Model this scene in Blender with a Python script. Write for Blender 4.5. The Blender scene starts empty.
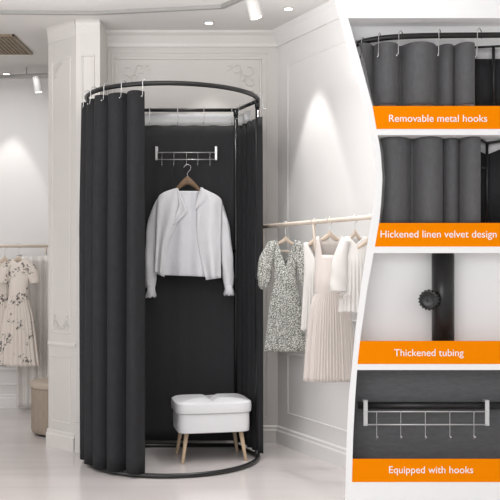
import bpy, bmesh, math, random
from mathutils import Vector, Matrix
random.seed(7)
PI = math.pi
SC = bpy.context.scene
COL = SC.collection
F = 889.0           # focal length in pixels for a 500 px frame
CH = 1.07           # camera height

# ------------------------------------------------------------ camera, world, lights, exposure
cd = bpy.data.cameras.new('camera'); cam = bpy.data.objects.new('camera', cd); COL.objects.link(cam)
cd.sensor_width = 36; cd.lens = 36 * F / 500; cd.shift_y = 0.034
cam.location = (0, 0, CH); cam.rotation_euler = (PI / 2, 0, 0); SC.camera = cam
w = bpy.data.worlds.new('world'); SC.world = w; w.use_nodes = True
w.node_tree.nodes['Background'].inputs[0].default_value = (0.985, 0.99, 1, 1)
w.node_tree.nodes['Background'].inputs[1].default_value = 0.80
SC.view_settings.view_transform = 'Standard'; SC.view_settings.look = 'None'
SC.view_settings.gamma = 1; SC.view_settings.exposure = 0.2
def light(name, kind, loc, rot, energy, color=(.985, .99, 1), **kw):
    l = bpy.data.lights.new(name, kind); l.energy = energy; l.color = color
    for k, v in kw.items(): setattr(l, k, v)
    o = bpy.data.objects.new(name, l); o.location = loc; o.rotation_euler = rot; COL.objects.link(o); return o
# soft unseen fill lights added to brighten the room, then the downlights
light('front_fill_light', 'AREA', (-1.6, -0.8, 2.0), (math.radians(78), 0, math.radians(-14)), 46, shape='RECTANGLE', size=2.6, size_y=1.8)  # unseen fill added behind the camera, keeps the front surfaces white
light('overhead_fill_light', 'AREA', (-.7, 3.3, 2.47), (math.radians(24), 0, 0), 28, shape='RECTANGLE', size=2.6, size_y=1.3)  # added area lamp out of view, brightens the room behind the niches
light('upward_fill_light', 'AREA', (-.5, 3.9, 2.02), (math.radians(180), 0, 0), 17, shape="RECTANGLE", size=2.6, size_y=1.3)  # added upward fill to lift the ceiling, no cove is built
light('left_room_fill_light', 'AREA', (-1.9, 5.9, 2.44), (0, 0, 0), 6, shape='RECTANGLE', size=1.0, size_y=.8)  # added fill raising the level of the far left room
light('right_fill_light', 'AREA', (.40, 4.2, 2.44), (0, 0, 0), 4, shape='RECTANGLE', size=.5, size_y=.8, spread=math.radians(80))  # added fill for the right-hand floor and wall
light('left_side_fill_light', 'AREA', (-2.5, 3.0, .9), (math.radians(86), 0, math.radians(-74)), 17, shape='RECTANGLE', size=1.6, size_y=1.4)  # added low side fill for the right wall and curtain folds
DOWN = [(.212, 4.915, 24, 32), (-1.80, 6.57, 23, 20), (-.24, 5.20, 31, 9)]
for i, (x, y, a, e) in enumerate(DOWN):
    light('downlight_beam', 'SPOT', (x, y, 2.485), (0, 0, 0), e, (1, .985, .965), spot_size=math.radians(2 * a), spot_blend=.32, shadow_soft_size=.02)

# ------------------------------------------------------------ helpers
def s2l(c):
    return tuple(((v / 255) / 12.92 if v / 255 <= .04045 else ((v / 255 + .055) / 1.055) ** 2.4) for v in c)
def mat(name, rgb, rough=.5, metal=0, noise=None, bump=None, coat=0, sheen=0, alpha=1, lin=False):
    m = bpy.data.materials.new(name); m.use_nodes = True
    nt = m.node_tree; b = nt.nodes['Principled BSDF']
    c = rgb if lin else s2l(rgb)
    b.inputs['Base Color'].default_value = (*c, 1)
    b.inputs['Roughness'].default_value = rough; b.inputs['Metallic'].default_value = metal
    b.inputs['Coat Weight'].default_value = coat
    b.inputs['Sheen Weight'].default_value = sheen
    b.inputs['Alpha'].default_value = alpha
    tc = nt.nodes.new('ShaderNodeTexCoord')
    if noise:   # (scale, amount, stretch)
        sc, am, st = noise
        mp = nt.nodes.new('ShaderNodeMapping'); mp.inputs['Scale'].default_value = st
        n = nt.nodes.new('ShaderNodeTexNoise'); n.inputs['Scale'].default_value = sc; n.inputs['Detail'].default_value = 5
        r = nt.nodes.new('ShaderNodeValToRGB')
        r.color_ramp.elements[0].position = .3; r.color_ramp.elements[1].position = .7
        r.color_ramp.elements[0].color = (*[v * (1 - am) for v in c], 1)
        r.color_ramp.elements[1].color = (*[min(1, v * (1 + am)) for v in c], 1)
        nt.links.new(tc.outputs['Object'], mp.inputs[0]); nt.links.new(mp.outputs[0], n.inputs['Vector'])
        nt.links.new(n.outputs['Fac'], r.inputs[0]); nt.links.new(r.outputs[0], b.inputs['Base Color'])
    if bump:    # (scale, strength, stretch)
        sc, am, st = bump
        mp = nt.nodes.new('ShaderNodeMapping'); mp.inputs['Scale'].default_value = st
        n = nt.nodes.new('ShaderNodeTexNoise'); n.inputs['Scale'].default_value = sc
        bp = nt.nodes.new('ShaderNodeBump'); bp.inputs['Strength'].default_value = am; bp.inputs['Distance'].default_value = .002 if sc > 50 else .012
        nt.links.new(tc.outputs['Object'], mp.inputs[0]); nt.links.new(mp.outputs[0], n.inputs['Vector'])
        nt.links.new(n.outputs['Fac'], bp.inputs['Height']); nt.links.new(bp.outputs[0], b.inputs['Normal'])
    return m
M = {}
ONE = (1, 1, 1)
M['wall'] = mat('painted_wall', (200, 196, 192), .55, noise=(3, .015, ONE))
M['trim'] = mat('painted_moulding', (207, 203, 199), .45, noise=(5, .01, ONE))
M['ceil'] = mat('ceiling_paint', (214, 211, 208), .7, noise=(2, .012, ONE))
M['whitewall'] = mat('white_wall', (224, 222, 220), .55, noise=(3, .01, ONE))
M['floor'] = mat('pale_polished_floor', (210, 203, 201), .2, noise=(2.2, .05, (.35, 3.2, 1)), coat=.25)
M['black'] = mat('black_powder_coat', (20, 20, 21), .32, noise=(40, .05, ONE))
M['cloth'] = mat('black_linen_velvet', (45, 45, 47), .7, noise=(60, .10, (1, 1, .4)), bump=(140, .12, (1, 1, 2)), sheen=.0)
M['clothback'] = mat('charcoal_curtain', (54, 54, 56), .8, noise=(50, .05, (1, 1, .4)), bump=(250, .2, (1, 1, 3)), sheen=.03)
M['chrome'] = mat('polished_steel', (205, 205, 205), .22, 1, noise=(20, .03, ONE))
M['silver'] = mat('silver_metal', (215, 215, 215), .35, .6, noise=(20, .03, ONE))
M['mesh'] = mat('white_curtain_heading', (196, 196, 197), .8, noise=(120, .08, ONE))
M['hangwood'] = mat('brown_hanger_wood', (135, 108, 82), .5, noise=(12, .2, (1, 1, 6)))
M['palewood'] = mat('pale_beech_wood', (206, 178, 148), .5, noise=(14, .12, (1, 1, .2)))
M['railwood'] = mat('pale_wood_rail', (214, 200, 186), .5, noise=(14, .08, (.3, 1, 1)))
M['hangpale'] = mat('pale_hanger_wood', (196, 178, 160), .5, noise=(20, .08, (1, 1, 4)))
M['whitecloth'] = mat('white_jacket_cloth', (243, 243, 246), .7, noise=(14, .02, ONE), bump=(14, 1.0, (1, 1, .4)))
M['whitesatin'] = mat('white_satin_lining', (236, 237, 242), .5, noise=(14, .02, ONE), bump=(12, 1.0, (1, 1, .5)))
M['leather'] = mat('white_leatherette', (226, 226, 228), .42, noise=(8, .02, ONE), bump=(60, .2, ONE))
M['seam'] = mat('grey_piping', (170, 170, 172), .6, noise=(8, .02, ONE))
M['legwood'] = mat('light_oak_leg', (190, 166, 138), .5, noise=(18, .15, (1, 1, .15)))
M['pouf'] = mat('beige_woven_pouf', (152, 138, 124), .85, noise=(60, .12, (1, 1, .2)), bump=(90, .5, ONE))
M['lid'] = mat('beige_pouf_lid', (176, 162, 148), .85, noise=(60, .08, ONE), bump=(90, .4, ONE))
M['lampgrey'] = mat('pale_grey_lamp', (200, 198, 195), .4, .1, noise=(20, .02, ONE))
M['track'] = mat('grey_track', (150, 148, 145), .45, .2, noise=(20, .02, ONE))
M['grille'] = mat('bronze_grille', (140, 125, 105), .5, .3, noise=(20, .05, ONE))
M['white'] = mat('white_lacquer', (252, 252, 252), .6, noise=(2, .004, ONE))
M['greyback'] = mat('light_grey_board', (246, 246, 246), .7, noise=(2, .006, ONE))
M['darkback'] = mat('dark_grey_textile', (96, 97, 99), .8, noise=(90, .10, (.4, 1, 1.5)), bump=(300, .3, (1, 1, 2)))
M['sample'] = mat('charcoal_sample_cloth', (96, 96, 98), .75, noise=(80, .08, (1, 1, .5)), bump=(300, .3, (1, 1, 2)), sheen=.15)
M['orange'] = mat('orange_plate', (255, 142, 0), .9, noise=(2, .01, ONE))
for q_, v_ in (('cloth', .12), ('clothback', .2), ('sample', .25), ('darkback', .3)): M[q_].node_tree.nodes['Principled BSDF'].inputs['Specular IOR Level'].default_value = v_
M['orange'].node_tree.nodes['Principled BSDF'].inputs['Specular IOR Level'].default_value = .05
M['blush'] = mat('blush_pleated_cotton', (206, 197, 191), .8, noise=(10, .04, (6, 1, .4)))
M['sheerwhite'] = mat('sheer_white_cotton', (236, 232, 228), .8, noise=(12, .02, ONE), alpha=.72)
M['sheerpink'] = mat('sheer_blush_curtain', (232, 227, 223), .85, noise=(10, .03, (5, 1, .3)), alpha=.8)
M['cream'] = mat('cream_cotton', (224, 214, 200), .8, noise=(10, .03, ONE))
m = bpy.data.materials.new('warm_lamp_lens'); m.use_nodes = True; b = m.node_tree.nodes['Principled BSDF']
b.inputs['Emission Color'].default_value = (1, .97, .9, 1); b.inputs['Emission Strength'].default_value = 3
M['lens'] = m
def spot_cloth(name, base, ink, scale, thr, soft, second=None):
    m = mat(name, base, .85); nt = m.node_tree; b = nt.nodes['Principled BSDF']
    tc = nt.nodes.new('ShaderNodeTexCoord')
    n = nt.nodes.new('ShaderNodeTexNoise'); n.inputs['Scale'].default_value = scale; n.inputs['Detail'].default_value = 3
    r = nt.nodes.new('ShaderNodeValToRGB'); r.color_ramp.elements[0].position = thr; r.color_ramp.elements[1].position = thr + soft
    r.color_ramp.elements[0].color = (0, 0, 0, 1); r.color_ramp.elements[1].color = (1, 1, 1, 1)
    nt.links.new(tc.outputs['Object'], n.inputs['Vector']); nt.links.new(n.outputs['Fac'], r.inputs[0])
    fac = r.outputs[0]
    if second:
        n2 = nt.nodes.new('ShaderNodeTexNoise'); n2.inputs['Scale'].default_value = second[0]
        r2 = nt.nodes.new('ShaderNodeValToRGB'); r2.color_ramp.elements[0].position = second[1]; r2.color_ramp.elements[1].position = second[1] + .04
        mu = nt.nodes.new('ShaderNodeMath'); mu.operation = 'MULTIPLY'
        nt.links.new(tc.outputs['Object'], n2.inputs['Vector']); nt.links.new(n2.outputs['Fac'], r2.inputs[0])
        nt.links.new(fac, mu.inputs[0]); nt.links.new(r2.outputs[0], mu.inputs[1]); fac = mu.outputs[0]
    mx = nt.nodes.new('ShaderNodeMix'); mx.data_type = 'RGBA'
    mx.inputs['A'].default_value = (*s2l(base), 1); mx.inputs['B'].default_value = (*s2l(ink), 1)
    nt.links.new(fac, mx.inputs['Factor']); nt.links.new(mx.outputs['Result'], b.inputs['Base Color'])
    return m
M['print'] = spot_cloth('speckled_leaf_print', (212, 211, 205), (92, 94, 88), 200, .43, .10)
M['floral'] = spot_cloth('cream_floral_print', (222, 212, 203), (112, 107, 103), 62, .50, .06, (11.0, .53))

def P(px, py, d): return Vector(((px - 250) / F * d, d, CH + (267 - py) / F * d))
def link(name, me, m, parent=None, smooth=True, mods=()):
    o = bpy.data.objects.new(name, me); COL.objects.link(o)
    if m: me.materials.append(m)
    if smooth:
        for p in me.polygons: p.use_smooth = True
    if parent:
        o.parent = parent; 
    return o
def obj(name, bm, m, parent=None, smooth=True, origin=None, auto=None):
    bmesh.ops.recalc_face_normals(bm, faces=bm.faces)
    if origin is None: origin = Vector((0, 0, 0))
    off = Vector(origin)
    if parent is not None: off = Vector(parent.location)
    bmesh.ops.translate(bm, verts=bm.verts, vec=-off)
    me = bpy.data.meshes.new(name); bm.to_mesh(me); bm.free()
    o = link(name, me, m, parent, smooth)
    if parent is None: o.location = off
    if auto is not None:
        for e in me.edges: pass
        me.set_sharp_from_angle(angle=math.radians(auto))
    return o
def flat_obj(name, bm, m, parent=None, origin=None): return obj(name, bm, m, parent, False, origin)
def tag(o, label=None, cat=None, group=None, kind=None):
    if label: o['label'] = label
    if cat: o['category'] = cat
    if group: o['group'] = group
    if kind: o['kind'] = kind
    return o
def thing(name, label, cat, loc=(0, 0, 0), group=None):
    o = bpy.data.objects.new(name, None); COL.objects.link(o); o.location = loc; o.empty_display_size = .1
    return tag(o, label, cat, group)
def struct(name, bm, m, parent=None, smooth=False):
    o = obj(name, bm, m, parent, smooth)
    if not parent: o['kind'] = 'structure'
    return o
def box(bm, x0, x1, y0, y1, z0, z1, bev=0):
    r = bmesh.ops.create_cube(bm, size=1)
    vs = r['verts']
    for v in vs:
        v.co = Vector(((x0 + x1) / 2 + v.co.x * (x1 - x0), (y0 + y1) / 2 + v.co.y * (y1 - y0), (z0 + z1) / 2 + v.co.z * (z1 - z0)))
    if bev:
        es = list({e for v in vs for e in v.link_edges})
        bmesh.ops.bevel(bm, geom=es, offset=bev, segments=2, affect='EDGES', profile=.5)
    return vs
def hexa(bm, bot, top):   # prism between two equal-length polygons (lists of Vectors)
    a = [bm.verts.new(p) for p in bot]; b = [bm.verts.new(p) for p in top]; n = len(a)
    bm.faces.new(a); bm.faces.new(b[::-1])
    for i in range(n): bm.faces.new((a[i], a[(i + 1) % n], b[(i + 1) % n], b[i]))
def tube(bm, pts, r, seg=10, closed=False, cap=True):
    pts = [Vector(p) for p in pts]; n = len(pts); rings = []
    rr = r if isinstance(r, (list, tuple)) else [r] * n
    up = None
    for i, p in enumerate(pts):
        if closed: t = (pts[(i + 1) % n] - pts[i - 1]).normalized()
        else: t = (pts[min(i + 1, n - 1)] - pts[max(i - 1, 0)]).normalized()
        if up is None:
            up = Vector((0, 0, 1)) if abs(t.z) < .9 else Vector((0, 1, 0))
        up = (up - t * up.dot(t)).normalized(); sd = t.cross(up)
        rings.append([bm.verts.new(p + (up * math.cos(a) + sd * math.sin(a)) * rr[i]) for a in [2 * PI * k / seg for k in range(seg)]])
    for i in range(n if closed else n - 1):
        A, B = rings[i], rings[(i + 1) % n]
        for k in range(seg): bm.faces.new((A[k], A[(k + 1) % seg], B[(k + 1) % seg], B[k]))
    if cap and not closed:
        bm.faces.new(rings[0][::-1]); bm.faces.new(rings[-1])
def ball(bm, c, r, seg=8):
    bmesh.ops.create_uvsphere(bm, u_segments=seg, v_segments=max(4, seg // 2 + 2), radius=r, matrix=Matrix.Translation(c))
def grid(bm, rows, closed=False):
    V = [[bm.verts.new(p) for p in r] for r in rows]
    for i in range(len(V) - 1):
        n = len(V[i])
        for k in range(n if closed else n - 1):
            k2 = (k + 1) % n
            bm.faces.new((V[i][k], V[i][k2], V[i + 1][k2], V[i + 1][k]))
    return V
def solid(o, t, off=0):
    md = o.modifiers.new('thickness', 'SOLIDIFY'); md.thickness = t; md.offset = off; return o
def smooth_pts(pts, n=8):
    P0 = [Vector(p) for p in pts]; out = []
    for i in range(len(P0) - 1):
        a, b, c, d = P0[max(i - 1, 0)], P0[i], P0[i + 1], P0[min(i + 2, len(P0) - 1)]
        for k in range(n):
            t = k / n
            out.append(.5 * ((2 * b) + (c - a) * t + (2 * a - 5 * b + 4 * c - d) * t * t + (3 * b - a - 3 * c + d) * t ** 3))
    out.append(P0[-1]); return out
def lerp(a, b, t): return a + (b - a) * t
def interp(tab, x):
    if x <= tab[0][0]: return tab[0][1]
    for (x0, y0), (x1, y1) in zip(tab, tab[1:]):
        if x <= x1: return lerp(y0, y1, (x - x0) / (x1 - x0))
    return tab[-1][1]

# ------------------------------------------------------------ the shop: floor, ceiling, walls
CEIL = 2.50; WB = 5.42
fb = bmesh.new(); box(fb, -3.2, 2.4, -1.0, 6.9, -.06, 0); struct('floor', fb, M['floor'])
cb = bmesh.new(); box(cb, -3.2, 2.4, -.2, 6.9, CEIL, CEIL + .06); struct('ceiling', cb, M['ceil'])
def wall_seg(bm, a, b, th, z0=0, z1=CEIL):   # a->b in plan, thickness away on the left of a->b
    a = Vector((*a, 0)); b = Vector((*b, 0)); t = (b - a).normalized(); n = Vector((-t.y, t.x, 0)) * th
    Z0 = Vector((0, 0, z0)); Z1 = Vector((0, 0, z1))
    hexa(bm, [a + Z0, b + Z0, b + n + Z0, a + n + Z0], [a + Z1, b + Z1, b + n + Z1, a + n + Z1])
CX = .170                                            # back/right corner
PX0 = (76 - 250) / F * 5.15; PX1 = (100 - 250) / F * 5.15
LX = (48 - 250) / F * 5.32
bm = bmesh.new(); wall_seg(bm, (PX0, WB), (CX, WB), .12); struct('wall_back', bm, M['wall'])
R0 = Vector((CX, WB, 0)); RD = Vector((.5, -1, 0)).normalized(); RN = Vector((-1, -.5, 0)).normalized()  # RN faces the room
bm = bmesh.new(); e = R0 + RD * 3.6; wall_seg(bm, (R0.x, R0.y), (e.x, e.y), .12); struct('wall_right', bm, M['whitewall'])
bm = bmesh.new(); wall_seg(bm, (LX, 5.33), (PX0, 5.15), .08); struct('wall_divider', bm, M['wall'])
bm = bmesh.new(); wall_seg(bm, (-.93, 6.75), (-.93, WB + .06), .08); struct('wall_passage', bm, M['wall'])
bm = bmesh.new(); box(bm, PX0, PX1, 5.15, WB, 0, CEIL); struct('trim_1', bm, M['trim'])
bm = bmesh.new(); box(bm, -3.2, -.85, 6.75, 6.87, 0, CEIL); struct('wall_far', bm, M['whitewall'])
bm = bmesh.new(); box(bm, -3.2, -3.08, -.2, 6.75, 0, CEIL); struct('wall_left', bm, M['whitewall'])

def sweep_profile(bm, a, b, n, prof):   # prof: list of (out, z); n = unit outward normal; a,b plan points
    ra = [Vector((a[0], a[1], 0)) + n * o + Vector((0, 0, z)) for o, z in prof]
    rb = [Vector((b[0], b[1], 0)) + n * o + Vector((0, 0, z)) for o, z in prof]
    hexa(bm, ra, rb)
BASEP = [(0, 0), (.018, 0), (.018, .075), (.012, .085), (.012, .098), (.005, .105), (0, .105)]
CROWNP = [(0, CEIL - .09), (.012, CEIL - .09), (.016, CEIL - .07), (.04, CEIL - .03), (.06, CEIL - .015), (.06, CEIL), (0, CEIL)]
NB = Vector((0, -1, 0))
LN = (Vector((PX0, 5.15, 0)) - Vector((LX, 5.33, 0))).normalized(); LNN = Vector((LN.y, -LN.x, 0))
def both(nm, prof):
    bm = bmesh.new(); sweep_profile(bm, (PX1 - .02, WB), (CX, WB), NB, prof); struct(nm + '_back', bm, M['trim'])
    bm = bmesh.new(); sweep_profile(bm, (R0.x, R0.y), (R0.x + RD.x * 3.6, R0.y + RD.y * 3.6), RN, prof); struct(nm + '_right', bm, M['whitewall'])
    bm = bmesh.new(); sweep_profile(bm, (LX, 5.33), (PX0, 5.15), LNN, prof)
    sweep_profile(bm, (PX0 - .004, 5.15), (PX1 + .01, 5.15), NB, prof); struct(nm + '_divider', bm, M['trim'])
    bm = bmesh.new(); sweep_profile(bm, (-3.08, 6.75), (-.93, 6.75), NB, prof); struct(nm + '_far', bm, M['whitewall'])
both('baseboard', BASEP)
for i, (a, b, n, mm) in enumerate([((PX1 - .02, WB), (CX, WB), NB, 'trim'), ((R0.x, R0.y), (R0.x + RD.x * 3.6, R0.y + RD.y * 3.6), RN, 'whitewall'),
                                ((LX, 5.33), (PX0, 5.15), LNN, 'trim'), ((PX0, 5.15), (PX1, 5.15), NB, 'trim')]):
    bm = bmesh.new(); sweep_profile(bm, a, b, n, CROWNP if i < 2 else [(o_ * .25, z_) for o_, z_ in CROWNP]); struct('trim_%d' % (i + 2), bm, M[mm])
def frame_moulding(bm, o, t, n, s0, s1, z0, z1, w=.018, d=.009):
    # raised rectangular moulding on a wall: origin o, direction t, normal n
    def pt(s, z, out): return o + t * s + n * out + Vector((0, 0, z))
    for (a0, a1, b0, b1) in [(s0, s1, z0, z0 + w), (s0, s1, z1 - w, z1), (s0, s0 + w, z0 + w, z1 - w), (s1 - w, s1, z0 + w, z1 - w)]:
        hexa(bm, [pt(a0, b0, 0), pt(a1, b0, 0), pt(a1, b1, 0), pt(a0, b1, 0)],
             [pt(a0 + w * .25, b0 + w * .25, d), pt(a1 - w * .25, b0 + w * .25, d), pt(a1 - w * .25, b1 - w * .25, d), pt(a0 + w * .25, b1 - w * .25, d)])
def scroll(bm, o, t, n, s, z, sx, sz, k=1.0):
    # filigree curls growing from a frame corner
    for (r, ds, dz, a0, a1) in [(.035, .05, .05, 0, 1.7), (.028, .11, .04, .3, 2.0), (.028, .04, .11, -.4, 1.5), (.018, .15, .035, .2, 1.8), (.018, .035, .16, 0, 1.7), (.02, .085, .085, .5, 2.2)]:
        pts = []
        for i in range(15):
            a = PI * lerp(a0, a1, i / 14); q = r * k * (1 - .6 * i / 14)
            pts.append(o + t * (s + sx * (ds * k + q * math.cos(a))) + Vector((0, 0, z + sz * (dz * k + q * math.sin(a)))) + n * .004)
        tube(bm, pts, .0035 * k, 5)
O_B = Vector((0, WB, 0)); TX = Vector((1, 0, 0))
def sB(px): return (px - 250) / F * WB
def zB(py, d=WB): return CH + (267 - py) / F * d
bm = bmesh.new(); frame_moulding(bm, O_B, TX, NB, sB(115), sB(262), .20, zB(57)); frame_moulding(bm, O_B, TX, NB, sB(111.5), sB(268), .15, zB(52), .008, .005)
scroll(bm, O_B, TX, NB, sB(115) + .02, zB(57) - .02, 1, -1, 1.2); scroll(bm, O_B, TX, NB, sB(262) - .02, zB(57) - .02, -1, -1, 1.2)
struct('trim_6', bm, M['trim'])
O_L = Vector((LX, 5.33, 0)); LL = (Vector((PX0, 5.15, 0)) - O_L).length
bm = bmesh.new(); frame_moulding(bm, O_L, LN, LNN, .035, LL - .05, .68, CEIL - .2, .010, .004); frame_moulding(bm, O_L, LN, LNN, .035, LL - .05, .15, .55, .010, .004)
scroll(bm, O_L, LN, LNN, .045, .69, 1, 1, .55); scroll(bm, O_L, LN, LNN, LL - .06, .69, -1, 1, .55)
scroll(bm, O_L, LN, LNN, .045, CEIL - .21, 1, -1, .55)
sweep_profile(bm, (LX, 5.33), (PX0, 5.15), LNN, [(0, .605), (.005, .605), (.007, .615), (.005, .625), (0, .625)])
struct('trim_7', bm, M['trim'])
bm = bmesh.new(); box(bm, PX0 - .004, PX1 + .004, 5.13, 5.15, 0, .17); frame_moulding(bm, Vector((0, 5.15, 0)), TX, NB, PX0 + .03, PX1 - .03, .25, CEIL - .2, .012, .006)
struct('trim_8', bm, M['trim'])
bm = bmesh.new()
for s0 in (.12, 1.32, 2.5):
    frame_moulding(bm, R0, RD, RN, s0, s0 + 1.05, .19, .56, .012, .004); frame_moulding(bm, R0, RD, RN, s0, s0 + 1.05, .78, CEIL - .22, .010, .003)
sweep_profile(bm, (R0.x, R0.y), (R0.x + RD.x * 3.6, R0.y + RD.y * 3.6), RN, [(0, .64), (.01, .64), (.016, .655), (.01, .67), (0, .67)])
struct('trim_9', bm, M['whitewall'])
bm = bmesh.new()
for s0 in (-3.0, -2.05): frame_moulding(bm, Vector((0, 6.75, 0)), TX, NB, s0, s0 + .75, .17, .30, .014, .008)
struct('trim_10', bm, M['whitewall'])

# recessed downlights
for i, (x, y, a, e) in enumerate(DOWN):
    lb = ['round recessed downlight in the ceiling above the right-hand dress rail', 'round recessed downlight in the ceiling above the far left dress rail',
          'round recessed downlight in the ceiling above the changing booth'][i]
    t = thing('downlight', lb, 'ceiling light', (x, y, CEIL), 'recessed ceiling downlights')
    bm = bmesh.new(); tube(bm, [(x + .026 * math.cos(q), y + .026 * math.sin(q), CEIL - .002) for q in [2 * PI * k / 24 for k in range(24)]], .004, 8, True)
    obj('trim_ring', bm, M['lampgrey'], t)
    bm = bmesh.new(); bmesh.ops.create_cone(bm, cap_ends=True, segments=24, radius1=.024, radius2=.024, depth=.004, matrix=Matrix.Translation((x, y, CEIL - .003)))
    obj('lens', bm, M['lens'], t)

# ceiling tracks and their spotlights
def track(pts, label):
    bm = bmesh.new()
    pts = [Vector(p) for p in pts]
    for a, b in zip(pts, pts[1:]):
        t = (b - a).normalized(); n = Vector((-t.y, t.x, 0)) * .012; h = Vector((0, 0, .02))
        hexa(bm, [a - n, b - n, b + n, a + n], [a - n + h, b - n + h, b + n + h, a + n + h])
    return tag(flat_obj('light_track', bm, M['track'], None, pts[0]), label, 'light track')
def dropped(pts, z): return [Vector((p.x, p.y, z)) for p in pts]
zt = CEIL - .02
track([(-1.62, 4.95, zt), (-.86, 4.97, zt), (-.15, 4.85, zt), (.035, 4.58, zt)], 'thin grey light track on the ceiling above the changing booth')
tr2 = track([(-3.0, 6.62, 2.43), (-1.25, 6.30, 2.43)], 'thin grey light track hung below the ceiling of the left room')
for q in (.2, .8):
    bm = bmesh.new(); a = Vector((-3.0, 6.62, 2.44)).lerp(Vector((-1.25, 6.30, 2.44)), q); tube(bm, [a, (a.x, a.y, CEIL)], .004, 6)
    obj('suspension_rod', bm, M['track'], tr2)
def spotlight(loc, aim, label, L=.10, r=.028):
    loc = Vector(loc); aim = Vector(aim).normalized()
    t = thing('track_spotlight', label, 'spotlight', loc, 'track spotlights')
    c = loc + Vector((0, 0, -.05))
    bm = bmesh.new(); box(bm, loc.x - .015, loc.x + .015, loc.y - .03, loc.y + .03, loc.z - .018, loc.z); tube(bm, [loc, c], .006, 8)
    obj('mounting_bracket', bm, M['track'], t, auto=35)
    bm = bmesh.new(); a = c - aim * L * .45; b = c + aim * L * .55
    tube(bm, [a, a + aim * .004, b - aim * .003, b], [r * .85, r * .95, r, r * .98], 28); obj('lamp_body', bm, M['lampgrey'], t, auto=40)
    bm = bmesh.new(); tube(bm, [b, b + aim * .002], [r * .82, r * .82], 24); obj('lens', bm, M['lens'], t)
spotlight((.015, 4.60, zt), (.25, .05, -1), 'pale grey cylinder spotlight on ceiling track above the booth\'s right side', .13, .034)
spotlight((-1.52, 6.35, 2.43), (.15, .1, -1), 'pale grey cylinder spotlight on the hanging track in the left room', .11, .028)
# ceiling grille
t = thing('ceiling_grille', 'bronze slatted air grille in the ceiling at far left', 'vent', (-1.62, 5.72, CEIL))
bm = bmesh.new()
for (x0, x1, y0, y1) in [(-1.9, -1.45, 5.46, 5.47), (-1.9, -1.45, 5.93, 5.94), (-1.9, -1.89, 5.46, 5.94), (-1.46, -1.45, 5.46, 5.94)]: box(bm, x0, x1, y0, y1, CEIL - .012, CEIL)
flat_obj('grille_frame', bm, M['grille'], t)
bm = bmesh.new()
for k in range(17): box(bm, -1.885 + k * .0258, -1.877 + k * .0258, 5.47, 5.93, CEIL - .01, CEIL)
for k in range(12): box(bm, -1.89, -1.46, 5.49 + k * .036, 5.497 + k * .036, CEIL - .008, CEIL)
flat_obj('grille_lattice', bm, M['grille'], t)

# ------------------------------------------------------------ the changing booth
H = 2.0; BY = 5.27; XL = -.80; XR = -.083; CC = Vector((-.43, 4.97, 0)); RAD = .475; TR = .0125
def arc(th, r=RAD, z=0): return Vector((CC.x + r * math.cos(th), CC.y - r * math.sin(th), z))
booth = thing('changing_booth_frame', 'black metal tube frame of the half-round changing booth', 'changing booth', (CC.x, CC.y, 0))
def ring_path(z):
    p = [arc(PI * k / 48, z=z) for k in range(49)]
    return p + [Vector((XL, BY, z)), Vector((XR, BY, z))]
bm = bmesh.new(); tube(bm, [arc(PI * k / 64, z=H - .0) for k in range(65)], TR, 12); obj('curved_top_rail', bm, M['black'], booth)
for a, b, nm in [((XL, BY), (XR, BY), 'rear_top_rail'), ((XR, BY), (arc(0).x, arc(0).y), 'side_top_rail'), ((XL, BY), (arc(PI).x, arc(PI).y), 'side_top_rail')]:
    bm = bmesh.new(); tube(bm, [(*a, H), (*b, H)], TR * .85, 12); obj(nm, bm, M['black'], booth)
bm = bmesh.new(); tube(bm, ring_path(.0135), TR, 12, True); obj('base_ring', bm, M['black'], booth)
for (x, y) in [(XL, BY), (XR, BY), (arc(0).x - .004, arc(0).y), (arc(PI).x + .004, arc(PI).y)]:
    bm = bmesh.new(); tube(bm, [(x, y, .014), (x, y, H)], TR * .95, 14)
    for zc in (.03, 1.0, H - .02): tube(bm, [(x, y, zc - .018), (x, y, zc + .018)], TR * 1.2, 14)
    obj('post', bm, M['black'], booth)
BARZ = 1.165
bm = bmesh.new(); tube(bm, [(XL, BY - .005, BARZ), (XR, BY - .005, BARZ)], .011, 12); obj('garment_bar', bm, M['black'], booth)

def curtain_sheet(path, nrm, nf, amp, z0, z1, nz=26, ph=0, hump=False, pinch=0, per=14, sharp=1.0, flare=0):
    """path(s)->plan Vector, nrm(s)->outward; nf folds"""
    n = int(nf * per) + 1; rows = []
    for j in range(nz + 1):
        v = j / nz; z = lerp(z1, z0, v); row = []
        for i in range(n):
            s = i / (n - 1); a = 2 * PI * nf * s + ph
            f = math.sin(a + .25 * math.sin(.6 * a + v)) + .10 * math.sin(2 * a + .9 + .5 * v) + .12 * math.sin(.5 * a + 2)
            f = math.copysign(abs(f) ** sharp, f)
            if hump:
                b_ = a + .5 * math.sin(.5 * a + 1) + .25 * math.sin(1.3 * a + v * .8); f = 2 * abs(math.cos(b_ / 2)) ** .75 - 1.0
                f *= 1 + .2 * math.sin(.7 * a)
            am = amp * (.72 + .28 * min(1, v * 3)) * (1 + .18 * math.sin(i * .13 + v * 2))
            nn = nrm(s); p = path(s) + nn * (f * am + flare * v)
            if pinch: p += Vector((-nn.y, nn.x, 0)) * (pinch * math.cos(a + .25 * math.sin(.6 * a + v)))
            zz = z
            if j == 0: zz = z - .004 * (1 - math.cos(a * 1)) * .5
            row.append(Vector((p.x, p.y, zz)))
        rows.append(row)
    bm = bmesh.new(); grid(bm, rows); return bm
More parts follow.
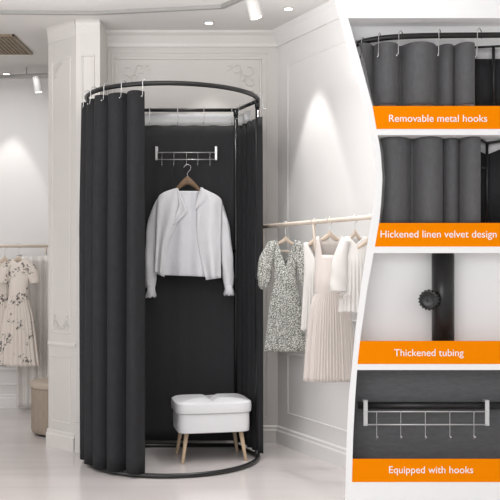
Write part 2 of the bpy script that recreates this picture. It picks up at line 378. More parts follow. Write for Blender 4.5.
# front curtain gathered to the left
PINCH = .010
TH0, TH1 = math.radians(104.5), math.radians(180)
L_arc = RAD * (TH1 - TH0); L_side = (Vector((XL, BY, 0)) - arc(PI)).length
def fp(s):
    d = s * (L_arc + L_side)
    if d < L_arc: return arc(TH0 + d / RAD, RAD - .001)
    q = (d - L_arc) / L_side; return arc(PI, RAD - .001).lerp(Vector((XL - .01, BY + .01, 0)), q)
def fn(s):
    d = min(s * (L_arc + L_side), L_arc); th = TH0 + d / RAD
    return Vector((math.cos(th), -math.sin(th), 0))
t = thing('booth_curtain', 'black fabric curtain gathered in deep folds at the booth\'s left front', 'curtain', (CC.x - .45, CC.y - .15, 0))
bm = curtain_sheet(fp, fn, 8, .035, .022, 1.965, ph=-.9, per=24, flare=.004, pinch=PINCH); solid(obj('curtain_cloth', bm, M['cloth'], t), .004)
# right curtain: along the side, bunched outside the front corner
A0 = Vector((XR + .001, BY + .036, 0)); A1 = Vector((.062, 4.93, 0)); sdir = (A1 - A0).normalized(); sn = Vector((-sdir.y, sdir.x, 0)); sn = sn if sn.x > 0 else -sn
t = thing('booth_curtain', 'black fabric curtain hanging along the booth\'s right side', 'curtain', (.02, 5.1, 0))
bm = curtain_sheet(lambda s: A0.lerp(A1, s), lambda s: sn, 5, .0105, .035, 1.905, ph=1.0, flare=.004); solid(obj('curtain_cloth', bm, M['cloth'], t), .004)
bm = curtain_sheet(lambda s: A0.lerp(A1, s * .62), lambda s: sn, 2.5, .006, 1.905, 1.97, nz=3, ph=1.0); solid(obj('heading_tape', bm, M['mesh'], t), .002)
# rear curtain
t = thing('booth_curtain', 'charcoal curtain stretched flat across the back of the booth', 'curtain', (-.44, BY + .03, 0))
bp = lambda s: Vector((lerp(XL + .01, XR - .006, s), BY + .032, 0))
bm = curtain_sheet(bp, lambda s: NB, 6, .0012, .035, 1.915, ph=.4, per=16); solid(obj('curtain_cloth', bm, M['clothback'], t), .004)
bm = curtain_sheet(bp, lambda s: NB, 6, .0012, 1.915, 1.985, nz=3, ph=.4, per=16); solid(obj('heading_tape', bm, M['mesh'], t), .002)

def s_hook(c, out, label, group, r=.0185, drop=.075, wire=.0019, name='curtain_hook'):
    """open ring round a rail at c (rail runs across 'out'), tail with a ball in front of the cloth"""
    out = Vector(out).normalized(); c = Vector(c); pts = []
    for k in range(15):
        a = math.radians(215 - k * 15.5)      # from behind, over the top to the front
        pts.append(c + out * (math.cos(a) * r) + Vector((0, 0, math.sin(a) * r + .003)))
    p = pts[-1]
    pts += [p + Vector((0, 0, -.02)), c + out * (r * .9 + .006) + Vector((0, 0, -drop + .012)), c + out * (r * .9 + .012) + Vector((0, 0, -drop)), c + out * (r + .016) + Vector((0, 0, -drop + .004))]
    t = thing(name, label, 'hook', c, group)
    bm = bmesh.new(); tube(bm, pts, wire, 6); obj('wire', bm, M['chrome'], t)
    bm = bmesh.new(); ball(bm, pts[-1], wire * 2.1); obj('ball_tip', bm, M['chrome'], t)
    return t
nm = ['nearest the opening', 'second from the opening', 'third from the opening', 'fourth from the opening', 'furthest left round the curve']
for k, th in enumerate([103, 117, 131, 146, 160]):
    a = math.radians(th)
    s_hook(arc(a, z=H), (math.cos(a), -math.sin(a), 0), 'steel hook on the booth\'s front left curtain, ' + nm[k], 'steel hooks holding the front left curtain', r=.021)
for k, px in enumerate([150, 178, 204, 232]):
    s_hook(((px - 250) / F * BY, BY, H), NB, 'steel curtain hook on the booth\'s rear rail, ' + ['leftmost seen', 'second from left', 'third from left', 'next to the right rear post'][k], 'steel hooks on the rear rail', r=.016, drop=.085)
for k, q in enumerate([.28, .82]):
    a = Vector((XR, BY, H)).lerp(arc(0, z=H), q); s_hook(a, -sn if k == 0 else (sn + NB), 'steel curtain hook on the booth\'s right side rail, ' + ['near the rear post', 'near the front corner'][k], 'steel hooks on the right side rail', r=.018, drop=.07)
s_hook(arc(.10, z=H), (1, -.15, 0), 'steel curtain hook sticking out at the booth\'s right front corner', 'steel hooks on the right side rail', r=.026, drop=.06)

# rack with hooks on the bar
def hook_rack(x0, x1, y, ztop, zb, zr, wires, wz, label, k=1.0, ballr=.004, bw=.013):
    t = thing('hook_rack', label, 'hook rack', ((x0 + x1) / 2, y, zb))
    for x in (x0, x1):
        bm = bmesh.new(); box(bm, x - bw / 2, x + bw / 2, y - .004, y, zb - .004, ztop, .001)
        box(bm, x - bw / 2, x + bw / 2, y - .004, y + .031, ztop, ztop + .003); box(bm, x - bw / 2, x + bw / 2, y + .028, y + .031, ztop - .022, ztop)
        obj('end_bracket', bm, M['silver'], t, False)
    for z in (zr, zb):
        bm = bmesh.new(); tube(bm, [(x0, y - .002, z), (x1, y - .002, z)], .0025, 8); obj('crossbar', bm, M['silver'], t)
    for x in wires:
        bm = bmesh.new(); tube(bm, smooth_pts([(x, y - .005, zr + .002), (x, y - .006, zb), (x, y - .006, wz + .01), (x, y - .012, wz), (x, y - .02, wz + .005)], 5), .0014, 6)
        ball(bm, (x, y - .021, wz + .007), ballr); ball(bm, (x, y - .006, wz - .001), ballr * .7)
        obj('hook', bm, M['chrome'], t)
    return t
RY = BY - .022
def bx(px, d=RY): return (px - 250) / F * d
def bz(py, d=RY): return CH + (267 - py) / F * d
hook_rack(bx(156.5), bx(216), RY, bz(147), bz(159.5), bz(152.5), [bx(p) for p in (162, 174, 186.5, 198, 210)], bz(166), 'silver five-hook rack clipped over the booth\'s garment bar')

# wooden hanger + jacket
def hanger(px, d, ytip, yend, halfw, material, label, ytop, group=None, hookdx=0, rail=None, thick=.012, yaw=0, blend=.6, hgt=1.5):
    s = d / F; c = P(px, ytip, d)
    t = thing('coat_hanger', label, 'hanger', c, group)
    w = halfw * s; drop = (yend - ytip) * s; rot = Matrix.Rotation(yaw, 3, 'Z')
    rows = []
    N = 20
    for i in range(N + 1):
        q = -1 + 2 * i / N; x = q * w; zc = -drop * (abs(q) ** blend if abs(q) > 0 else 0) * 1.0
        hh = hgt * lerp(.016, .0075, abs(q)) * (w / .11) ** .5; th = thick * .5 * (1 + .5 * abs(q))
        row = []
        for k in range(10):
            a = 2 * PI * k / 10
            row.append(c + rot @ Vector((x, th * math.cos(a) + .012 * q * q, zc - .008 + hh * math.sin(a))))
        rows.append(row)
    bm = bmesh.new(); V = grid(bm, rows, True); bm.faces.new(V[0]); bm.faces.new(V[-1][::-1]); obj('shoulder_bar', bm, material, t)
    top = P(px + hookdx, ytop, d); r = max(.012, (ytip - ytop) * s * .28)
    r = min(r, .02)
    if rail is not None: r = .0162; top = Vector((top.x, top.y, rail + r))
    pts = [c]
    ctr = Vector((c.x, c.y, top.z - r))
    pts.append(Vector((c.x, c.y, ctr.z - r * 1.6)))
    for k in range(12):
        a = math.radians(-60 + k * 22)
        pts.append(ctr + rot @ Vector((math.cos(a) * r, 0, math.sin(a) * r)))
    bm = bmesh.new(); tube(bm, smooth_pts(pts, 3), .0018, 6); obj('hook', bm, M['chrome'], t)
    return t
JD = RY - .035
hanger(187.5, JD, 179, 190, 13, M['hangwood'], 'brown wooden hanger carrying the white jacket in the booth', 164.5, blend=1.35, thick=.018, hgt=2.0)

def sheet(bm, left, right, d, bulge, n=14, folds=0, fa=0, ph=0, nv=24):
    """cloth panel between two pixel polylines (same number of points), at depth d, bulging forward"""
    Lp = smooth_pts([(x, y, 0) for x, y in left], max(1, nv // (len(left) - 1))); Rp = smooth_pts([(x, y, 0) for x, y in right], max(1, nv // (len(right) - 1)))
    rows = []
    for j, (a, b) in enumerate(zip(Lp, Rp)):
        v = j / (len(Lp) - 1); row = []
        for i in range(n + 1):
            u = i / n; px = lerp(a.x, b.x, u); py = lerp(a.y, b.y, u)
            dd = d - bulge * math.sin(PI * u) ** .8 * (.4 + .6 * math.sin(PI * min(1, v * .8 + .1))) - fa * math.sin(2 * PI * folds * u + ph + v * 1.3) * (.3 + .7 * v)
            row.append(P(px, py, dd))
        rows.append(row)
    return grid(bm, rows)
jack = thing('jacket', 'white open-front jacket with draped lapels hanging in the booth', 'jacket', P(187, 240, JD))
bm = bmesh.new()
sheet(bm, [(159, 196), (157, 235), (156, 274)], [(219, 198), (221, 235), (219, 274)], JD + .018, -.02, 20)
solid(obj('back_panel', bm, M['whitecloth'], jack), .003)
bm = bmesh.new()   # inner blouse
sheet(bm, [(176, 191), (168, 210), (163, 240), (160, 262), (161, 275)], [(199, 191), (203, 210), (208, 240), (211, 262), (212, 277)], JD - .012, .022, 26, 2.6, .011, .5)
solid(obj('inner_blouse', bm, M['whitesatin'], jack), .002)
bm = bmesh.new()   # left front
sheet(bm, [(175, 188.5), (159, 196), (156.5, 215), (155.5, 245), (154.5, 273)], [(177.5, 188), (181, 202), (177, 224), (168, 245), (164.5, 277)], JD - .038, .022, 20, 1.6, .010, .6)
solid(obj('front_panel', bm, M['whitecloth'], jack), .003)
bm = bmesh.new()   # left lapel fold
sheet(bm, [(176, 188), (178, 197), (179, 205), (176, 213), (173, 225)], [(178, 188.5), (182, 199), (186.5, 208), (187, 213), (174, 225.5)], JD - .050, .010, 12, 1.2, .006, 1.2)
solid(obj('lapel', bm, M['whitecloth'], jack), .003)
bm = bmesh.new()   # right front
sheet(bm, [(200.5, 188), (198, 200), (196.5, 215), (198, 245), (206, 280)], [(206, 190), (221, 199), (221.5, 215), (221, 245), (221, 278)], JD - .038, .022, 20, 1.4, .008, 2.2)
solid(obj('front_panel', bm, M['whitecloth'], jack), .003)
bm = bmesh.new()
sheet(bm, [(200.5, 187.5), (199, 193), (197, 199), (195.5, 204), (195, 209)], [(202, 187.5), (208, 193), (208, 199), (203, 204), (195.5, 209.5)], JD - .052, .012, 10, .8, .004, 0)
solid(obj('lapel', bm, M['whitecloth'], jack), .003)
def sleeve(pts, radii, d, m, parent, name='sleeve', wr=.10, flat=.75):
    C = smooth_pts([P(x, y, d) for x, y in pts], 8); n = len(C); s = d / F; rows = []
    Rr = smooth_pts([(r, 0, 0) for r in radii], 8)
    for i, c in enumerate(C):
        r = Rr[i].x * s
        t = (C[min(i + 1, n - 1)] - C[max(i - 1, 0)]).normalized(); sd = Vector((t.z, 0, -t.x))
        if sd.length < .1: sd = Vector((1, 0, 0))
        sd = sd.normalized(); fw = Vector((0, 1, 0))
        row = []
        for k in range(20):
            a = 2 * PI * k / 20
            q = r * (1 + wr * math.sin(3 * a + i * .22) + wr * .5 * math.sin(i * .75 + 2 * a))
            row.append(c + sd * (math.cos(a) * q) + fw * (math.sin(a) * q * flat))
        rows.append(row)
    bm = bmesh.new(); V = grid(bm, rows, True); bm.faces.new(V[0]); return solid(obj(name, bm, m, parent), .002)
s1 = sleeve([(160, 200), (154.5, 220), (152, 245), (150.5, 270), (150.5, 288)], [3, 5.6, 6.2, 6, 4.6], JD + .004, M['whitecloth'], jack)
s2 = sleeve([(218, 201), (223.5, 222), (226, 248), (227.5, 270), (229, 287)], [3, 5, 5.6, 5.6, 4.4], JD + .004, M['whitecloth'], jack)
for sp, pts in ((s1, [(151, 286), (151, 291), (150.5, 297)]), (s2, [(228.5, 285), (229, 289), (229, 295)])):
    C = [P(x, y, JD - .005) for x, y in pts]; rows = []
    for i, c in enumerate(C):
        rr = [.021, .022, .029][i]
        rows.append([c + Vector((rr * (1 + .22 * math.sin(7 * a) * i * .5) * math.cos(a), rr * .8 * math.sin(a), .003 * math.sin(5 * a) * i)) for a in [2 * PI * k / 28 for k in range(28)]])
    bm = bmesh.new(); grid(bm, rows, True)
    bmesh.ops.translate(bm, verts=bm.verts, vec=-Vector(jack.location)); bmesh.ops.recalc_face_normals(bm, faces=bm.faces)
    me = bpy.data.meshes.new('cuff'); bm.to_mesh(me); bm.free(); o = link('cuff', me, M['whitecloth'], sp); solid(o, .002)

# footstool
OC = Vector((-.221, 5.00, 0)); RZ = math.radians(12)
ott = thing('footstool', 'white tufted leatherette footstool on four splayed wooden legs', 'footstool', OC); ott.rotation_euler = (0, 0, RZ)
def lobj(name, bm, m, parent, **k):   # parts given in the thing's local frame
    bmesh.ops.recalc_face_normals(bm, faces=bm.faces)
    me = bpy.data.meshes.new(name); bm.to_mesh(me); bm.free(); return link(name, me, m, parent)
def puffy(W, D, z0, z1, p=5, dome=0, tuft=None, nu=48, nv=12, edge=.35):
    rows = []
    def ring(f, z):
        r = []
        for k in range(nu):
            a = 2 * PI * k / nu; c, s_ = math.cos(a), math.sin(a)
            x = math.copysign(abs(c) ** (2 / p), c) * W / 2 * f; y = math.copysign(abs(s_) ** (2 / p), s_) * D / 2 * f
            zz = z(x, y) if callable(z) else z
            r.append(Vector((x, y, zz)))
        return r
    h = z1 - z0
    for q in [0, .25, .5, .75, .9]: rows.append(ring(q if q else .001, z0))
    for i in range(nv + 1):
        a = -PI / 2 + PI * i / nv
        rows.append(ring(1 - .05 * edge * (1 - math.cos(a)) , z0 + h * (.5 + .5 * math.sin(a))))
    def topz(x, y):
        q = max(abs(x) / (W / 2), abs(y) / (D / 2)); z = z1 + dome * (1 - q ** 2.5)
        if tuft: z -= tuft(x, y)
        return z
    for q in [.93, .9, .85, .78, .7, .6, .5, .4, .3, .2, .1, .001]: rows.append(ring(q, topz))
    bm = bmesh.new(); grid(bm, rows, True); return bm
tuft = lambda x, y: .022 * math.exp(-(x / .018) ** 2) * (1 if y > -.2 else 1) + .014 * math.exp(-(x / .03) ** 2 - (y / .03) ** 2) + .006 * math.exp(-(y / .03) ** 2)
lobj('lid_cushion', puffy(.428, .325, .272, .327, 6, .022, tuft), M['leather'], ott)
lobj('seat_box', puffy(.405, .305, .165, .272, 7), M['leather'], ott)
bm = bmesh.new(); tube(bm, [(math.copysign(abs(math.cos(a)) ** .33, math.cos(a)) * .203, math.copysign(abs(math.sin(a)) ** .33, math.sin(a)) * .153, .272) for a in [2 * PI * (k + .5) / 60 for k in range(60)]], .004, 6, True)
lobj('piping', bm, M['seam'], ott)
for sx in (-1, 1):
    for sy in (-1, 1):
        bm = bmesh.new(); tube(bm, [(sx * .150, sy * .105, .17), (sx * .176, sy * .125, .004), (sx * .1765, sy * .1255, 0)], [.013, .0085, .007], 14); lobj('leg', bm, M['legwood'], ott)

# ------------------------------------------------------------ the far left room
def garment(name, parent, m, px, d, ytop, ybot, prof, neckw, vdep, depth=.05, folds=9, fa=.006, slope=.35, square=False, backdep=.15, nu=96, nv=34):
    """dress body: prof = [(y px, half-width px)], neck opening half-width px, depth of neck in px"""
    s = d / F; rows = []
    for j in range(nv + 1):
        v = j / nv; row = []
        for k in range(nu):
            a = 2 * PI * k / nu; c, sn_ = math.cos(a), math.sin(a)
            w0 = interp(prof, ytop); ax = abs(c) * w0
            front = sn_ < 0
            yt = ytop + slope * max(0, ax - neckw)
            if ax < neckw:
                q = 1 - ax / neckw; dep = vdep if front else vdep * backdep
                yt += dep * (min(1, q * 3.5) if square else q)
            y = lerp(yt, ybot, v)
            wd = interp(prof, y) * s
            fall = (y - ytop) / (ybot - ytop)
            dp = depth * (.18 + .82 * min(1, fall * 3))
            amp = fa * min(1, max(0, fall - .18) * 2.2)
            r = 1 + (amp / max(.02, wd)) * math.sin(folds * 2 * a + 1.3 * math.sin(3 * a)) 
            x = c * wd * r; yy = sn_ * dp * (1 + (amp / depth) * math.sin(folds * 3 * a))
            row.append(Vector(((px - 250) * s + x, d + yy, CH + (267 - y) * s)))
        rows.append(row)
    bm = bmesh.new(); grid(bm, rows, True); return solid(obj(name, bm, m, parent), .0015)
LD = 6.35
lr = thing('garment_rail', 'pale wood garment rail with wall brackets in the far left room', 'clothes rail', P(0, 246, LD))
bm = bmesh.new(); tube(bm, [(-2.95, LD, P(0, 246, LD).z), P(47, 246, LD)], .011, 12); obj('rail', bm, M['railwood'], lr)
for px in (-60, 46):
    bm = bmesh.new(); a = P(px, 246, LD); tube(bm, [a, (a.x, 6.75, a.z)], .007, 8); tube(bm, [a, a + Vector((0, 0, -.06))], .007, 8); obj('wall_bracket', bm, M['railwood'], lr)
hanger(18.5, LD, 257, 262, 10, M['hangpale'], 'pale wood hanger holding the cream floral dress', 244.5, 'pale hangers on the left rail', rail=P(0, 246, LD).z)
hanger(5, LD - .0, 257, 262, 9, M['hangpale'], 'pale wood hanger at the photo\'s left edge, on the left rail', 244.5, 'pale hangers on the left rail', rail=P(0, 246, LD).z)
dr = thing('dress', 'cream short-sleeved dress with dark floral print on the left rail', 'dress', P(19, 300, LD))
garment('dress_body', dr, M['floral'], 18.5, LD - .01, 259, 366, [(259, 11), (280, 10), (296, 9), (315, 14), (366, 20.5)], 6, 4, .045, 9, .008, .25)
sleeve([(28, 264), (33, 272), (35, 283)], [4, 5.5, 4.5], LD - .01, M['floral'], dr)
sleeve([(9, 264), (5, 272), (3, 283)], [4, 5.5, 4.5], LD - .01, M['floral'], dr)
dr = thing('dress', 'cream floral dress cut by the photo\'s left edge', 'dress', P(2, 300, LD + .1))
garment('dress_body', dr, M['floral'], 0, LD + .09, 260, 365, [(260, 9), (280, 8), (296, 9), (365, 14)], 5, 4, .035, 8, .006, .25)
# sheer curtain behind
t = thing('sheer_curtain', 'sheer pale curtain hanging behind the floral dress', 'curtain', (-1.55, 6.62, 0))
bm = curtain_sheet(lambda s: Vector((lerp(-1.74, -1.29, s), 6.64, 0)), lambda s: NB, 8, .014, .02, 1.15, ph=.3); solid(obj('curtain_cloth', bm, M['sheerpink'], t), .001)
bm = bmesh.new(); tube(bm, [(-1.16, 6.64, 1.16), (-1.285, 6.64, 1.16)], .008, 8); obj('curtain_rod', bm, M['whitewall'], t)
for x in (-1.74, -1.30):
    bm = bmesh.new(); tube(bm, [(x, 6.64, 1.16), (x, 6.75, 1.16)], .006, 8); obj('rod_bracket', bm, M['whitewall'], t)
# round pouf
pc = Vector(((63 - 250) / F * 5.75, 5.75, 0)); PR = .20
t = thing('pouf', 'round beige woven pouf standing behind the left wall edge', 'pouf', pc)
def lathe(prof, n=48):
    rows = [[Vector((max(r, .0005) * math.cos(a), max(r, .0005) * math.sin(a), z)) for a in [2 * PI * k / n for k in range(n)]] for r, z in prof]
    bm = bmesh.new(); grid(bm, rows, True); return bm
lobj('pouf_body', lathe([(0, .012), (PR - .015, .012), (PR - .004, .02), (PR, .04), (PR, .18), (PR, .29), (PR - .004, .30), (0, .30)]), M['pouf'], t)
lobj('base', lathe([(0, 0), (PR - .025, 0), (PR - .02, .004), (PR - .02, .012), (0, .012)]), M['black'], t)
lobj('lid', lathe([(0, .30), (PR + .003, .30), (PR + .007, .308), (PR + .006, .33), (PR - .005, .34), (PR - .06, .346), (0, .348)]), M['lid'], t)

# ------------------------------------------------------------ right-hand dress rail
def rr(px):    # rail: depth at a given column
    p0 = P(258, 227, 5.11); p1 = P(372, 217, 4.09); a = (px - 250) / F
    q = (a * p0.y - p0.x) / ((p1.x - p0.x) - a * (p1.y - p0.y)); return lerp(p0.y, p1.y, q)
RZR = P(258, 227, 5.11).z
def rp(px): d = rr(px); return Vector(((px - 250) / F * d, d, RZR))
rk = thing('garment_rail', 'pale wood garment rail with wall brackets along the right wall', 'clothes rail', rp(300))
bm = bmesh.new(); tube(bm, [rp(259.5), rp(300), rp(340), rp(400)], .0115, 14); obj('rail', bm, M['railwood'], rk)
for px in (263, 314, 385):
    a = rp(px); bm = bmesh.new(); low = a + Vector((0, 0, -.14))
    k = ((R0 - low).dot(RN)); kk = -k * -1
    dist = (low - R0).dot(RN)
    tube(bm, [a + Vector((0, .001, 0)), low, low - RN * dist], .0085, 8); obj('wall_bracket', bm, M['railwood'], rk)
def yrail(px): return 267 - (RZR - CH) * F / rr(px)
G2 = 'pale hangers on the right rail'
d1 = rr(285); hanger(285.5, d1, 236.5, 243, 9, M['hangpale'], 'pale wood hanger holding the dark speckled dress', yrail(285) - 3, G2, rail=RZR)
d2 = rr(330); hanger(330, d2, 231.5, 240, 12.5, M['hangpale'], 'pale wood hanger holding the blush pleated dress', yrail(330) - 3, G2, rail=RZR)
d3 = rr(353); hanger(355, d3, 230, 241, 11, M['hangpale'], 'pale wood hanger holding the sheer white blouse', yrail(353) - 3, G2, rail=RZR)
d4 = rr(366); hanger(371, d4, 233, 246, 13, M['hangpale'], 'pale wood hanger just beside the showcase edge', yrail(369) - 3, G2, rail=RZR)
d0 = rr(314); hanger(314, d0, 238, 245, 10, M['hangpale'], 'pale wood hanger behind, holding the long sheer slip dress', yrail(314) - 3, G2, rail=RZR)
dr = thing('dress', 'V-neck dress in dark speckled leaf print with puffed sleeves', 'dress', P(285, 300, d1))
garment('dress_body', dr, M['print'], 285.5, d1 - .012, 240, 351, [(240, 14), (254, 13.5), (270, 11), (282, 11), (300, 14.5), (330, 18), (351, 20.5)], 9, 27, .04, 9, .005, .15, backdep=.8)
sleeve([(274, 243), (268, 256), (264.5, 270), (264, 283), (266, 287)], [4.5, 6.5, 7, 6, 4], d1 - .012, M['print'], dr)
sleeve([(296.5, 243), (302, 256), (304.5, 270), (304, 281), (302, 285)], [4.5, 6.5, 7, 6, 4], d1 - .012, M['print'], dr)
dr = thing('dress', 'blush sleeveless dress with gathered bodice and pleated skirt', 'dress', P(330, 310, d2))
garment('dress_body', dr, M['blush'], 330, d2 - .012, 236, 381, [(236, 14), (262, 15), (282, 15.5), (292, 14), (305, 19), (340, 23), (381, 26)], 11, 19, .055, 17, .005, .3, square=True, backdep=.25, nu=200)
bm = bmesh.new()
s_ = d2 / F
tube(bm, [Vector(((330 - 250) * s_ + 14.6 * s_ * math.cos(a), d2 - .012 + .053 * math.sin(a), CH + (267 - 292) * s_)) for a in [2 * PI * k / 60 for k in range(60)]], .004, 6, True)
obj('waist_seam', bm, M['blush'], dr)
dr = thing('dress', 'long sheer white slip dress behind the blush dress', 'dress', P(309, 300, d0 + .03))
garment('dress_body', dr, M['sheerwhite'], 314.5, d0 + .004, 242, 330, [(242, 11), (270, 10), (300, 11), (330, 13)], 8, 16, .035, 8, .005, .3)
dr = thing('blouse', 'sheer white wide-sleeved blouse hanging beside the blush dress', 'blouse', P(353, 270, d3))
garment('blouse_body', dr, M['sheerwhite'], 356, d3 - .012, 236, 312, [(236, 13), (260, 13), (285, 14), (312, 17)], 8, 8, .04, 8, .005, .35)
sleeve([(346, 240), (341, 258), (339, 276), (338, 291)], [4.5, 7, 8.5, 9.5], d3 - .03, M['sheerwhite'], dr)
bm = bmesh.new(); c = P(343, 297, d3 - .06)
for q in (-1, 1):
    tube(bm, [c, c + Vector((q * .018, -.003, .012)), c + Vector((q * .034, 0, .002)), c + Vector((q * .018, -.003, -.008)), c], .003, 6)
obj('bow', bm, M['blush'], dr)

# ------------------------------------------------------------ advert inset column, modelled as a white showcase with four niches
SD = 3.0; SB = 3.105
OUT = [(-160, 296), (-60, 319), (0, 335), (40, 345.5), (77, 357), (105, 365), (130, 370.5), (155, 373.8), (175, 374.8), (195, 374.3), (215, 372), (245, 367), (290, 360.5), (330, 355.5), (370, 351.5), (400, 348.5), (440, 346.6), (500, 345), (584, 343)]
INN = [(-160, 305), (0, 343), (18, 348), (60, 360), (106, 372.5), (129, 376.5), (150, 380.5), (178, 382.5), (205, 381), (223, 379), (246, 375), (290, 367), (341, 360), (364, 357.5), (400, 355), (440, 353), (482, 352), (584, 350)]
XE = 530
def sx(px): return (px - 250) / F * SD
def sz(py): return CH + (267 - py) / F * SD
show = thing('showcase', 'white curved-edge advert inset column at right, modelled as a showcase with four niches', 'showcase', (sx(440), SD, 0))
ys = sorted(set([-150, -100, -50, 0, 18, 106, 129, 135, 223, 246.5, 253, 341, 364, 370, 459, 482, 520, 550, 583.9] + [y for y, _ in OUT if y < 584 and y > -150] + list(range(0, 500, 12))))
niches = [(18, 129), (135, 246.5), (253, 364), (370, 482)]
bm = bmesh.new()
def slab(bm, x0a, x1a, x0b, x1b, ya, yb, ta=.0):
    za, zb_ = sz(ya), sz(yb)
    fr = [Vector((sx(x0b), SD, zb_)), Vector((sx(x1b), SD, zb_)), Vector((sx(x1a), SD, za)), Vector((sx(x0a), SD, za))]
    bk = [Vector((p.x + (ta if i in (0, 3) else 0), SB, p.z)) for i, p in enumerate(fr)]
    hexa(bm, fr, bk)
for ya, yb in zip(ys, ys[1:]):
    mid = (ya + yb) / 2; inn = any(a < mid < b for a, b in niches)
    oa, ob = interp(OUT, ya), interp(OUT, yb)
    if inn:
        slab(bm, oa, interp(INN, ya), ob, interp(INN, yb), ya, yb, .018); slab(bm, XE - 8, XE, XE - 8, XE, ya, yb)
    else: slab(bm, oa, XE, ob, XE, ya, yb, .018)
bmesh.ops.remove_doubles(bm, verts=bm.verts, dist=1e-5)
flat_obj('cabinet_frame', bm, M['white'], show)
texts = ['Removable metal hooks', 'Hickened linen velvet design', 'Thickened tubing', 'Equipped with hooks']
tx = [(389, 487, 121.8), (380.5, 496.5, 237.5), (394, 463.5, 356), (389, 473, 473)]
plates = [(106, 129), (223, 246.5), (341, 364), (459, 482)]
for i, (a, b) in enumerate(niches):
    bm = bmesh.new()
    yy = [a + (b - a) * k / 8 for k in range(9)]
    for ya, yb in zip(yy, yy[1:]):
        fr = []
        for (x, y) in [(interp(OUT, yb) + 6, yb), (XE, yb), (XE, ya), (interp(OUT, ya) + 6, ya)]: fr.append(Vector((sx(x), SB, sz(y))))
        hexa(bm, fr, [p + Vector((0, .008, 0)) for p in fr])
    bmesh.ops.remove_doubles(bm, verts=bm.verts, dist=1e-5)
    o = flat_obj('niche_back', bm, M['darkback'] if i == 3 else M['greyback'], show)
    if i == 3: o['label'] = 'dark grey textile back of the lowest niche'
    pa, pb = plates[i]; bm = bmesh.new(); yy = [pa + (pb - pa) * k / 5 for k in range(6)]
    for ya, yb in zip(yy, yy[1:]):
        fr = [Vector((sx(x), SD - .001, sz(y))) for (x, y) in [(interp(INN, yb), yb), (XE - 8, yb), (XE - 8, ya), (interp(INN, ya), ya)]]
        hexa(bm, fr, [p + Vector((0, .006, 0)) for p in fr])
    bmesh.ops.remove_doubles(bm, verts=bm.verts, dist=1e-5)
    pl = flat_obj('caption_plate', bm, M['orange'], show); pl['label'] = 'orange caption plate reading ' + texts[i]  # inset caption bar, modelled as a plate
    cu = bpy.data.curves.new('lettering', 'FONT'); cu.body = texts[i]; cu.size = 1; cu.extrude = .0; cu.align_x = 'LEFT'
    to = bpy.data.objects.new('tmp', cu); COL.objects.link(to); bpy.context.view_layer.update()
    dg = bpy.context.evaluated_depsgraph_get(); me = bpy.data.meshes.new_from_object(to.evaluated_get(dg)); bpy.data.objects.remove(to)
    xs = [v.co.x for v in me.vertices]; zs = [v.co.y for v in me.vertices]
    x0, x1, base = tx[i]; k = (sx(x1) - sx(x0)) / (max(xs) - min(xs)); kz = k * 1.0
    for v in me.vertices:
        v.co = Vector((sx(x0) + (v.co.x - min(xs)) * k, SD - .0022 , sz(base) + v.co.y * kz)) - Vector(show.location)
    bm = bmesh.new(); bm.from_mesh(me)
    r = bmesh.ops.extrude_face_region(bm, geom=list(bm.faces)); bmesh.ops.translate(bm, verts=[e for e in r['geom'] if isinstance(e, bmesh.types.BMVert)], vec=(0, .0014, 0))
    bmesh.ops.recalc_face_normals(bm, faces=bm.faces); me2 = bpy.data.meshes.new('lettering'); bm.to_mesh(me2); bm.free()
    o = link('lettering', me2, M['white'], pl, False)

def niche_curtain(x1, ya, yb, d, folds, amp, label, ytop_wob=0):
    t = thing('sample_curtain', label, 'curtain', P(430, yb, d)); rows = []
    for j in range(25):
        y = lerp(ya, yb, j / 24); x0 = interp(INN, y) + 1.5; row = []
        for i in range(241):
            px = lerp(x0, x1, i / 240); dd = d
            q = 0
            for (c, wdt, h) in folds:
                e_ = abs(px - c) / wdt
                if e_ < 1: q = max(q, h * math.cos(PI / 2 * e_) ** 1.5)
            dd -= amp * q
            sl = 0
            for (c, wdt, h) in folds:
                e_ = (px - c) / wdt
                if abs(e_) < 1 and h * math.cos(PI / 2 * e_) ** 1.5 >= q - 1e-6 and q > 0: sl = -math.sin(PI * e_) * h
            p = P(px - 2.6 * sl * min(1, (px - x0) / 9) * min(1, (x1 - px) / 5), y, d); row.append(Vector((p.x, dd, p.z)))
        rows.append(row)
    bm = bmesh.new(); grid(bm, rows); solid(obj('curtain_cloth', bm, M['sample'], t), .002); return t
# niche 1: curved rail with hooks and curtain
ND = 3.094
f1 = [(362, 11, .8), (386, 13, 1), (419, 18, 1.1), (446, 8, .55), (464.5, 11, 1)]
niche_curtain(474, 46, 107, ND, f1, .058, 'charcoal curtain sample with hooks in the showcase\'s top niche')
rt = thing('sample_rail', 'black curved curtain rail sample in the showcase\'s top niche', 'curtain rail', P(430, 36, 3.06))
rpts = smooth_pts([P(354, 45, 3.092), P(366, 41, 3.078), P(384, 38, 3.055), P(410, 36.2, 3.042), P(450, 35.4, 3.038), P(521, 35, 3.036)], 10)
bm = bmesh.new(); tube(bm, rpts, .0098, 14); obj('curved_tube', bm, M['black'], rt)
bm = bmesh.new(); tube(bm, [P(474, 47.5, 3.09), P(521, 45, 3.09)], .004, 10); obj('rear_tube', bm, M['black'], rt)
bm = bmesh.new(); tube(bm, [P(493.5, 46, 3.088), P(493.5, 107, 3.088)], .0055, 10); obj('post', bm, M['black'], rt)
t = thing('black_curtain', 'black cloth panel with white heading beside the top niche\'s curtain', 'curtain', P(500, 80, 3.12))
bm = bmesh.new(); grid(bm, [[P(x, y, 3.100 + .002 * math.sin(x * .9)) for x in range(475, 524, 2)] for y in (59, 75, 90, 107)]); solid(obj('curtain_cloth', bm, M['cloth'], t), .002)
bm = bmesh.new(); grid(bm, [[P(x, y, 3.100 + .002 * math.sin(x * .9)) for x in range(475, 524, 2)] for y in (49, 59)]); solid(obj('heading_tape', bm, M['mesh'], t), .001)
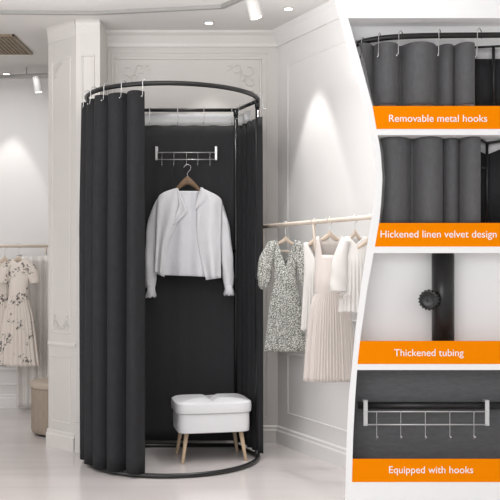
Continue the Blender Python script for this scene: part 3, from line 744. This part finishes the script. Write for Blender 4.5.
def rail_d(px):
    for p in rpts:
        if (p.x / p.y * F + 250) >= px: return p
    return rpts[-1]
for k, (px, r) in enumerate([(356, .010), (363, .012), (379, .017), (400, .017), (436, .019), (474, .021)]):
    c = rail_d(px); side = (-.9 if k % 2 else -.5)
    c = c + Vector((0, 0, 0))
    s_hook(c, (side * .8, -1, 0), 'steel hook on the top niche\'s curved rail, ' + ['furthest left', 'second from left', 'third from left', 'above the broad second fold', 'above the middle dark fold', 'at the curtain\'s right edge'][k],
           'steel hooks on the sample rail', r=r * .95, drop=.03 + r * 2.6, wire=.0016, name='curtain_hook')
# niche 2
f2 = [(393, 18, 1), (428, 15, 1.1), (451, 8, .5), (470, 11, 1.1)]
niche_curtain(479, 139, 224, ND, f2, .058, 'charcoal curtain sample with broad folds in the showcase\'s second niche')
rt = thing('sample_corner', 'black rail corner and post sample in the showcase\'s second niche', 'curtain rail', P(487, 140, 3.1))
bm = bmesh.new(); tube(bm, [P(479, 139, 3.08), P(487, 143, 3.085), P(521, 139, 3.075)], .005, 10); obj('corner_rail', bm, M['black'], rt)
bm = bmesh.new(); tube(bm, [P(487, 142, 3.085), P(487, 224, 3.085)], .0052, 10); obj('post', bm, M['black'], rt)
bm = bmesh.new(); tube(bm, [P(479.5, 168, 3.085), P(487, 168, 3.085)], .0045, 10); obj('side_bar', bm, M['black'], rt)
t = thing('black_curtain', 'black cloth panel with white heading behind the second niche\'s post', 'curtain', P(500, 200, 3.12))
def yt2(x): return 141 + (x - 479) * .45 if x < 487 else 144.6 - (x - 487) * .4
for (dy0, dy1, mm, nm_) in [(0, 10, 'mesh', 'heading_tape'), (10, None, 'cloth', 'curtain_cloth')]:
    bm = bmesh.new(); cols = range(479, 524, 2)
    grid(bm, [[P(x, yt2(x) + dy0, 3.098) for x in cols], [P(x, (yt2(x) + dy1) if dy1 else 224, 3.098) for x in cols]]); solid(obj(nm_, bm, M[mm], t), .001)
# niche 3: thick tube and knob
t = thing('sample_tube', 'thick black tube sample with a ribbed knob in the third niche', 'metal tube', P(443, 341, 3.06))
bm = bmesh.new(); a = P(443, 253.2, 3.06); b = P(443, 340.5, 3.06); tube(bm, [a, b], .0385, 40); obj('tube', bm, M['black'], t)
kc = P(428.5, 300, 3.005); bm = bmesh.new(); rows = []
for (yo, rs) in [(.03, .8), (.028, .98), (.002, 1), (-.004, .92), (-.005, .8), (-.003, .72), (-.001, .6), (-.001, .2), (.004, .18), (.004, .001)]:
    rows.append([kc + Matrix.Rotation(math.radians(-22), 3, 'Z') @ Vector(((.034 * rs * (1 + (.045 * (1 if (k // 2) % 2 else -1) if rs > .9 else 0))) * math.cos(q), yo, .034 * rs * (1 + (.045 * (1 if (k // 2) % 2 else -1) if rs > .9 else 0)) * math.sin(q))) for k, q in [(k, 2 * PI * k / 72) for k in range(72)]])
grid(bm, rows, True); o = obj('knob', bm, M['black'], t, auto=30)
bm = bmesh.new(); tube(bm, [kc + Vector((.006, .02, 0)), P(436, 300, 3.05)], .015, 16); obj('knob_stem', bm, M['black'], t)
# niche 4: bar and hook rack
t = tag(obj('sample_bar', (lambda b_: (tube(b_, [P(358, 405.5, 3.078), P(521, 405.5, 3.078)], .0125, 16), b_)[1])(bmesh.new()), M['black'], None, origin=P(440, 405.5, 3.09)), 'black round bar spanning the showcase\'s lowest niche', 'bar')
NR = 3.060
def nx(px): return (px - 250) / F * NR
def nz(py): return CH + (267 - py) / F * NR
hook_rack(nx(365.5), nx(487), NR, nz(401), nz(424.5), nz(411.5), [nx(p) for p in (376.5, 400.5, 425, 449.5, 473.5)], nz(438), 'silver five-hook rack clipped over the bar in the lowest niche', ballr=.0038, bw=.0145)
